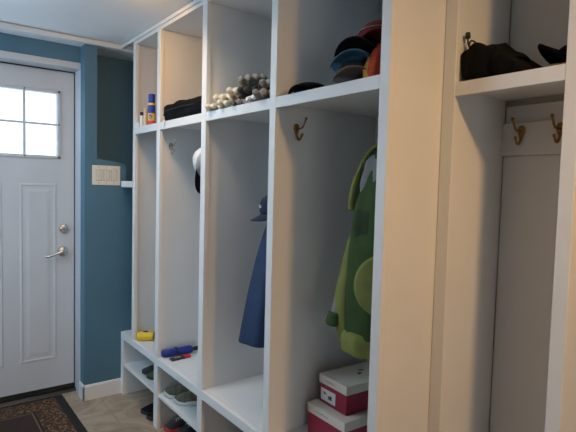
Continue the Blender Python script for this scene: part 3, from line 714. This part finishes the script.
# ------------------------------------------------------------------ things on the bench
yt = thing('flashlight', 'yellow plastic flashlight with a black end on the bench near the blue wall', 'flashlight', (1.140, 2.885, BT), (0, 0, math.radians(-28))); yt.scale = (1.15, 1.3, 1.3)
bm = bmesh.new(); loft(bm, [[(x, w * math.cos(a), .022 + h * math.sin(a)) for a in [2 * PI * k / 20 for k in range(20)]] for x, w, h in ((-.055, .018, .017), (-.05, .023, .021), (.0, .022, .021), (.02, .022, .021), (.03, .027, .0219))]); obj('body', bm, 'yellow', yt, smooth=True)
bm = bmesh.new(); loft(bm, [[(x, w * math.cos(a), .022 + h * math.sin(a)) for a in [2 * PI * k / 20 for k in range(20)]] for x, w, h in ((.028, .020, .018), (.045, .020, .018), (.047, .016, .014), (.065, .016, .014), (.066, .010, .010))]); obj('end_cap', bm, 'blackrub', yt)
obj('switch', B((-.025, -.006, .040), (.0, .006, .046), .002), 'blackrub', yt)
um = thing('folded_umbrella', 'short folded blue umbrella with black handle lying on the bench', 'umbrella', (1.185, 2.545, BT), (0, 0, math.radians(-4)))
bm = bmesh.new(); rings = []
for i in range(15):
    x_ = -.095 + .175 * i / 14; r_ = .021 * (1 if 0 < i < 14 else .75)
    rings.append([(x_, r_ * (1 + .10 * math.sin(3 * a + i * .25)) * math.cos(a), .0235 + r_ * (1 + .06 * math.sin(3 * a + i * .25)) * math.sin(a)) for a in [2 * PI * k / 24 for k in range(24)]])
loft(bm, rings); obj('canopy', bm, 'umbrella', um, smooth=True)
bm = bmesh.new(); capsule(bm, (.084, 0, .023), (.125, 0, .023), .010, .014, 14); obj('handle', bm, 'blackrub', um, smooth=True)
bm = bmesh.new(); tube(bm, [(-.02, 0, .0245), (-.01, 0, .0245)], .0228, 20); obj('closing_band', bm, 'navy', um)
pk = thing('small_packet', 'small flat black and red packet in front of the blue umbrella', 'packet', (1.165, 2.487, BT), (0, 0, math.radians(4)))
obj('wrapper', B((-.055, -.017, 0), (.025, .017, .012), .002), 'ink', pk); obj('red_end', B((.024, -.018, 0), (.060, .018, .013), .002), 'red', pk)
bm = bmesh.new(); box(bm, (-.03, -.010, .0119), (-.02, .006, .0124)); box(bm, (-.012, -.010, .0119), (.0, .008, .0124)); obj('print', bm, 'labelwhite', pk)
pp = obj('paper_sheet', B((-.15, -.105, 0), (.15, .105, .0012)), 'paper'); pp.location = (1.245, 2.335, BT + .0002); pp.rotation_euler = (0, 0, .03)
tag(pp, 'white sheet of paper lying flat on the bench before the umbrella', 'paper')

# ------------------------------------------------------------------ shoes
def make_shoe(label, loc, rz, L=.25, upper='khaki', sole='sole', lace='lace', high=1.0, group=None, name='shoe'):
    """toe toward -x, heel at +x"""
    t = thing(name, label, 'shoe', loc, (0, 0, rz), group)
    W = L * .36
    def outline(s_, side):      # s_ 0 toe..1 heel
        w = W * (.30 + .22 * math.sin(min(1, s_ / .35) * PI / 2) - .10 * max(0, math.sin((s_ - .35) / .35 * PI)) * (s_ > .35) * (s_ < .7)) * (1 - max(0, (s_ - .88) / .12) ** 2 * .45)
        w *= (min(1, s_ / .10)) ** .5 if s_ < .10 else 1
        return max(w, .012)
    n = 22; rs = []; ru = []; 
    for i in range(n + 1):
        s_ = i / n; x_ = (s_ - .5) * L; w = outline(s_, 0)
        spring = .010 * max(0, 1 - s_ / .2) ** 2
        th = L * .10
        rs.append([(x_, w * math.cos(a) * 1.06, spring + th / 2 + th / 2 * max(-1, min(1, 1.6 * math.sin(a)))) for a in [2 * PI * k / 20 for k in range(20)]])
        # upper height
        if s_ < .30: h = L * (.10 + .16 * (s_ / .30) ** .7)
        elif s_ < .60: h = L * (.26 + .10 * (s_ - .30) / .30)
        else: h = L * (.36 * high - .02 * math.sin((s_ - .6) / .4 * PI) + .02 * (s_ - .6))
        wt = w * (.98 if s_ < .3 else .90)
        ring = []
        for k in range(20):
            a = 2 * PI * k / 20; c, s2 = math.cos(a), math.sin(a)
            z_ = th * .6 + spring + (h - th * .6) * max(0, s2) ** .6
            narrow = 1 - .30 * max(0, s2) * (1 if s_ > .25 else .6)
            if s_ > .55 and s2 > .82: z_ -= L * .10 * min(1, (s_ - .55) / .1) * (1 if s_ < .93 else .2)
            ring.append((x_ * .985, wt * c * narrow, z_))
        ru.append(ring)
    bm = bmesh.new(); loft(bm, rs); obj('sole', bm, sole, t, smooth=True)
    bm = bmesh.new(); loft(bm, ru); obj('upper', bm, upper, t, smooth=True)
    bm = bmesh.new()
    for j in range(4):
        s_ = .33 + j * .065; x_ = (s_ - .5) * L; z_ = L * (.27 + .10 * (s_ - .3) / .3) + .001
        tube(bm, [(x_, -W * .20, z_ - .008), (x_ + .004, 0, z_ + .001), (x_, W * .20, z_ - .008)], .0022, 6)
    obj('laces', bm, lace, t, smooth=True)
    bm = bmesh.new(); s_ = .78; box(bm, (.08 * L, -W * .26, L * .19), (.42 * L, W * .26, L * .26), .006); obj('lining', bm, 'blackcap', t)
    return t
zl = .200
make_shoe('khaki sneaker with pale sole on the low shelf, nearer the camera of the pair', (1.200, 2.345, zl), math.radians(-32), .245, 'khaki')
make_shoe('khaki sneaker with pale sole on the low shelf, farther one of the pair', (1.195, 2.455, zl), math.radians(-30), .245, 'khaki')
make_shoe('olive green shoe on the low shelf below the flashlight, nearer one', (1.195, 2.77, zl), math.radians(-20), .20, 'greenshoe', 'blackrub')
make_shoe('dark shoe on the low shelf below the flashlight, nearer the blue wall', (1.200, 2.855, zl), math.radians(-20), .20, 'darkshoe', 'blackrub')
make_shoe('black shoe on the floor under the low shelf, nearer the bench upright', (1.165, 2.675, 0), math.radians(-14), .21, 'blackcap', 'blackrub', 'blackrub')
make_shoe('black shoe on the floor under the low shelf, farther from the bench upright', (1.165, 2.765, 0), math.radians(-14), .21, 'blackcap', 'blackrub', 'blackrub')
make_shoe('dark sneaker with white sole trim on the floor below the khaki pair', (1.215, 2.40, 0), math.radians(5), .25, 'darkshoe', 'sole', 'sole')
make_shoe('dark sneaker on the floor below the khaki pair, nearest the black boots', (1.225, 2.285, 0), math.radians(-4), .25, 'darkshoe', 'blackrub', 'sole')
make_shoe('dark shoe with a red sole on the floor below the khaki sneakers', (1.190, 2.505, 0), math.radians(-10), .20, 'darkshoe', 'red', 'sole')
# tall black boots under the third bay
def boot(label, loc, rz):
    t = thing('boot', label, 'boot', loc, (0, 0, rz))
    bm = bmesh.new()
    rows = [(.02, .0, 0, .135, .046), (.05, .0, 0, .133, .045), (.085, .025, 0, .105, .043), (.12, .055, 0, .065, .042), (.17, .062, 0, .055, .044), (.25, .06, 0, .056, .048), (.32, .06, 0, .060, .052), (.325, .06, 0, .05, .042)]
    loft(bm, blob_rings(interp(rows, 3), 28, 3, .015, 1.0)); obj('shaft', bm, 'blackrub', t, smooth=True)
    bm = bmesh.new(); loft(bm, blob_rings([(0, 0, 0, .138, .049), (.012, 0, 0, .139, .050), (.024, 0, 0, .136, .048)], 28, 2, .0, 1.0)); obj('sole', bm, 'ink', t)
    bm = bmesh.new(); tube(bm, [(.005, -.05, .27), (.06, -.056, .275), (.11, -.045, .27)], .005, 8); obj('pull_strap', bm, 'black', t, smooth=True)
boot('tall black rubber boot under the blue jacket bay, nearer the khaki sneakers', (1.265, 1.955, 0), .05)
boot('tall black rubber boot under the blue jacket bay, farther from the khaki sneakers', (1.265, 1.84, 0), -.05)

# ------------------------------------------------------------------ lamps of the room and added fill lights
def kelvin(c): return c
def recessed(x, y, power, label, tilt, az, col=(1.0, .57, .20)):
    t = thing('recessed_light', label, 'ceiling light', (x, y, ZC))
    bm = bmesh.new(); n = 32
    loft(bm, [[(r_ * math.cos(2 * PI * k / n), r_ * math.sin(2 * PI * k / n), z) for k in range(n)] for r_, z in ((.058, -.001), (.085, -.001), (.087, -.005), (.060, -.007))] , cap=False)
    obj('trim_ring', bm, 'white', t)
    l = bpy.data.lights.new('lamp', 'AREA'); l.shape = 'DISK'; l.size = .13; l.energy = power; l.color = col; l.spread = math.radians(140)
    lo_ = bpy.data.objects.new('lamp', l); C.objects.link(lo_); lo_.location = (0, 0, -.045); lo_.parent = t
    lo_.rotation_euler = (math.radians(tilt), 0, math.radians(az))
    return t
recessed(.83, -.28, LAMP1, 'swivelling ceiling lamp just behind the camera along the lockers', 30, -5)
recessed(.80, 2.13, LAMP2, 'swivelling ceiling lamp above the bench, the one nearest the door', 48, -25)

recessed(.72, 1.90, LAMP3_FILL, 'added unseen downlight in the ceiling above the blue jacket bay', 0, 0, (1, .88, .76))  # lamp added out of view to brighten the bench and third bay
# added cool area light outside the added left window, standing in for daylight
def area(name, loc, rot, sx, sy, power, col, spread=180):
    l = bpy.data.lights.new(name, 'AREA'); l.shape = 'RECTANGLE'; l.size = sx; l.size_y = sy; l.energy = power; l.color = col; l.spread = math.radians(spread)
    o = bpy.data.objects.new(name, l); C.objects.link(o); o.location = loc; o.rotation_euler = rot; return o
area('window_fill', (X0 - .12, (WL[0] + WL[1]) / 2, (WL[2] + WL[3]) / 2), (0, -PI / 2, 0), WL[3] - WL[2], WL[1] - WL[0], WIN_FILL, (.50, .77, 1.0))

# added uplighter, out of view on the left, brightens the ceiling with cool light
TX, TY = -.18, 2.15
fl = thing('added_uplighter', 'added uplighter floor lamp, out of view left of the door mat', 'lamp', (TX, TY, 0))
bm = bmesh.new(); lathe(bm, [(.001, .001), (.13, .001), (.13, .012), (.02, .025), (.001, .026)], 32); obj('base', bm, 'chrome', fl)
bm = bmesh.new(); lathe(bm, [(.001, .02), (.010, .02), (.010, 1.70), (.001, 1.70)], 16); obj('pole', bm, 'chrome', fl)
bm = bmesh.new(); loft(bm, [[(r_ * math.cos(2 * PI * k / 32), r_ * math.sin(2 * PI * k / 32), z) for k in range(32)] for r_, z in ((.012, 1.69), (.05, 1.70), (.10, 1.73), (.13, 1.77), (.126, 1.77), (.096, 1.735), (.048, 1.706), (.012, 1.70))], cap=False); obj('lamp_shade', bm, 'chrome', fl)
l = bpy.data.lights.new('uplight_fill', 'AREA'); l.shape = 'DISK'; l.size = .12; l.energy = UPLIGHT_FILL; l.color = (.66, .83, 1.0); l.spread = math.radians(130)
po = bpy.data.objects.new('uplight_fill', l); C.objects.link(po); po.parent = fl; po.location = (0, 0, 1.765); po.rotation_euler = (PI, 0, 0)

area('window_fill', ((WN[0] + WN[1]) / 2, Y0 - .12, (WN[2] + WN[3]) / 2), (PI / 2, 0, 0), WN[1] - WN[0], WN[3] - WN[2], WIN2_FILL, (1.0, .80, .56))  # added warm fill behind the unseen near window

# sky outside
w = bpy.data.worlds.new('World'); S.world = w; w.use_nodes = True
bgn = w.node_tree.nodes['Background']; bgn.inputs['Color'].default_value = (.80, .90, 1, 1); bgn.inputs['Strength'].default_value = 2.2

# ------------------------------------------------------------------ camera
yaw, pitch, roll = math.radians(37.1655), math.radians(-3.4142), math.radians(1.4894)
F = Vector((math.sin(yaw) * math.cos(pitch), math.cos(yaw) * math.cos(pitch), math.sin(pitch)))
R_ = Vector((math.cos(yaw), -math.sin(yaw), 0)); U_ = R_.cross(F)
R2 = R_ * math.cos(roll) + U_ * math.sin(roll); U2 = -R_ * math.sin(roll) + U_ * math.cos(roll)
cam = bpy.data.cameras.new('camera'); co = bpy.data.objects.new('camera', cam); C.objects.link(co)
mt4 = Matrix((R2, U2, -F)).transposed().to_4x4(); mt4.translation = (0, 0, 1.3654); co.matrix_world = mt4
cam.sensor_width = 36; cam.lens = 498.3 / 576 * 36; cam.clip_start = .02
S.camera = co
S.view_settings.view_transform = 'Standard'; S.view_settings.look = 'None'; S.view_settings.gamma = 1.0
S.view_settings.use_curve_mapping = False; S.view_settings.exposure = 0.0
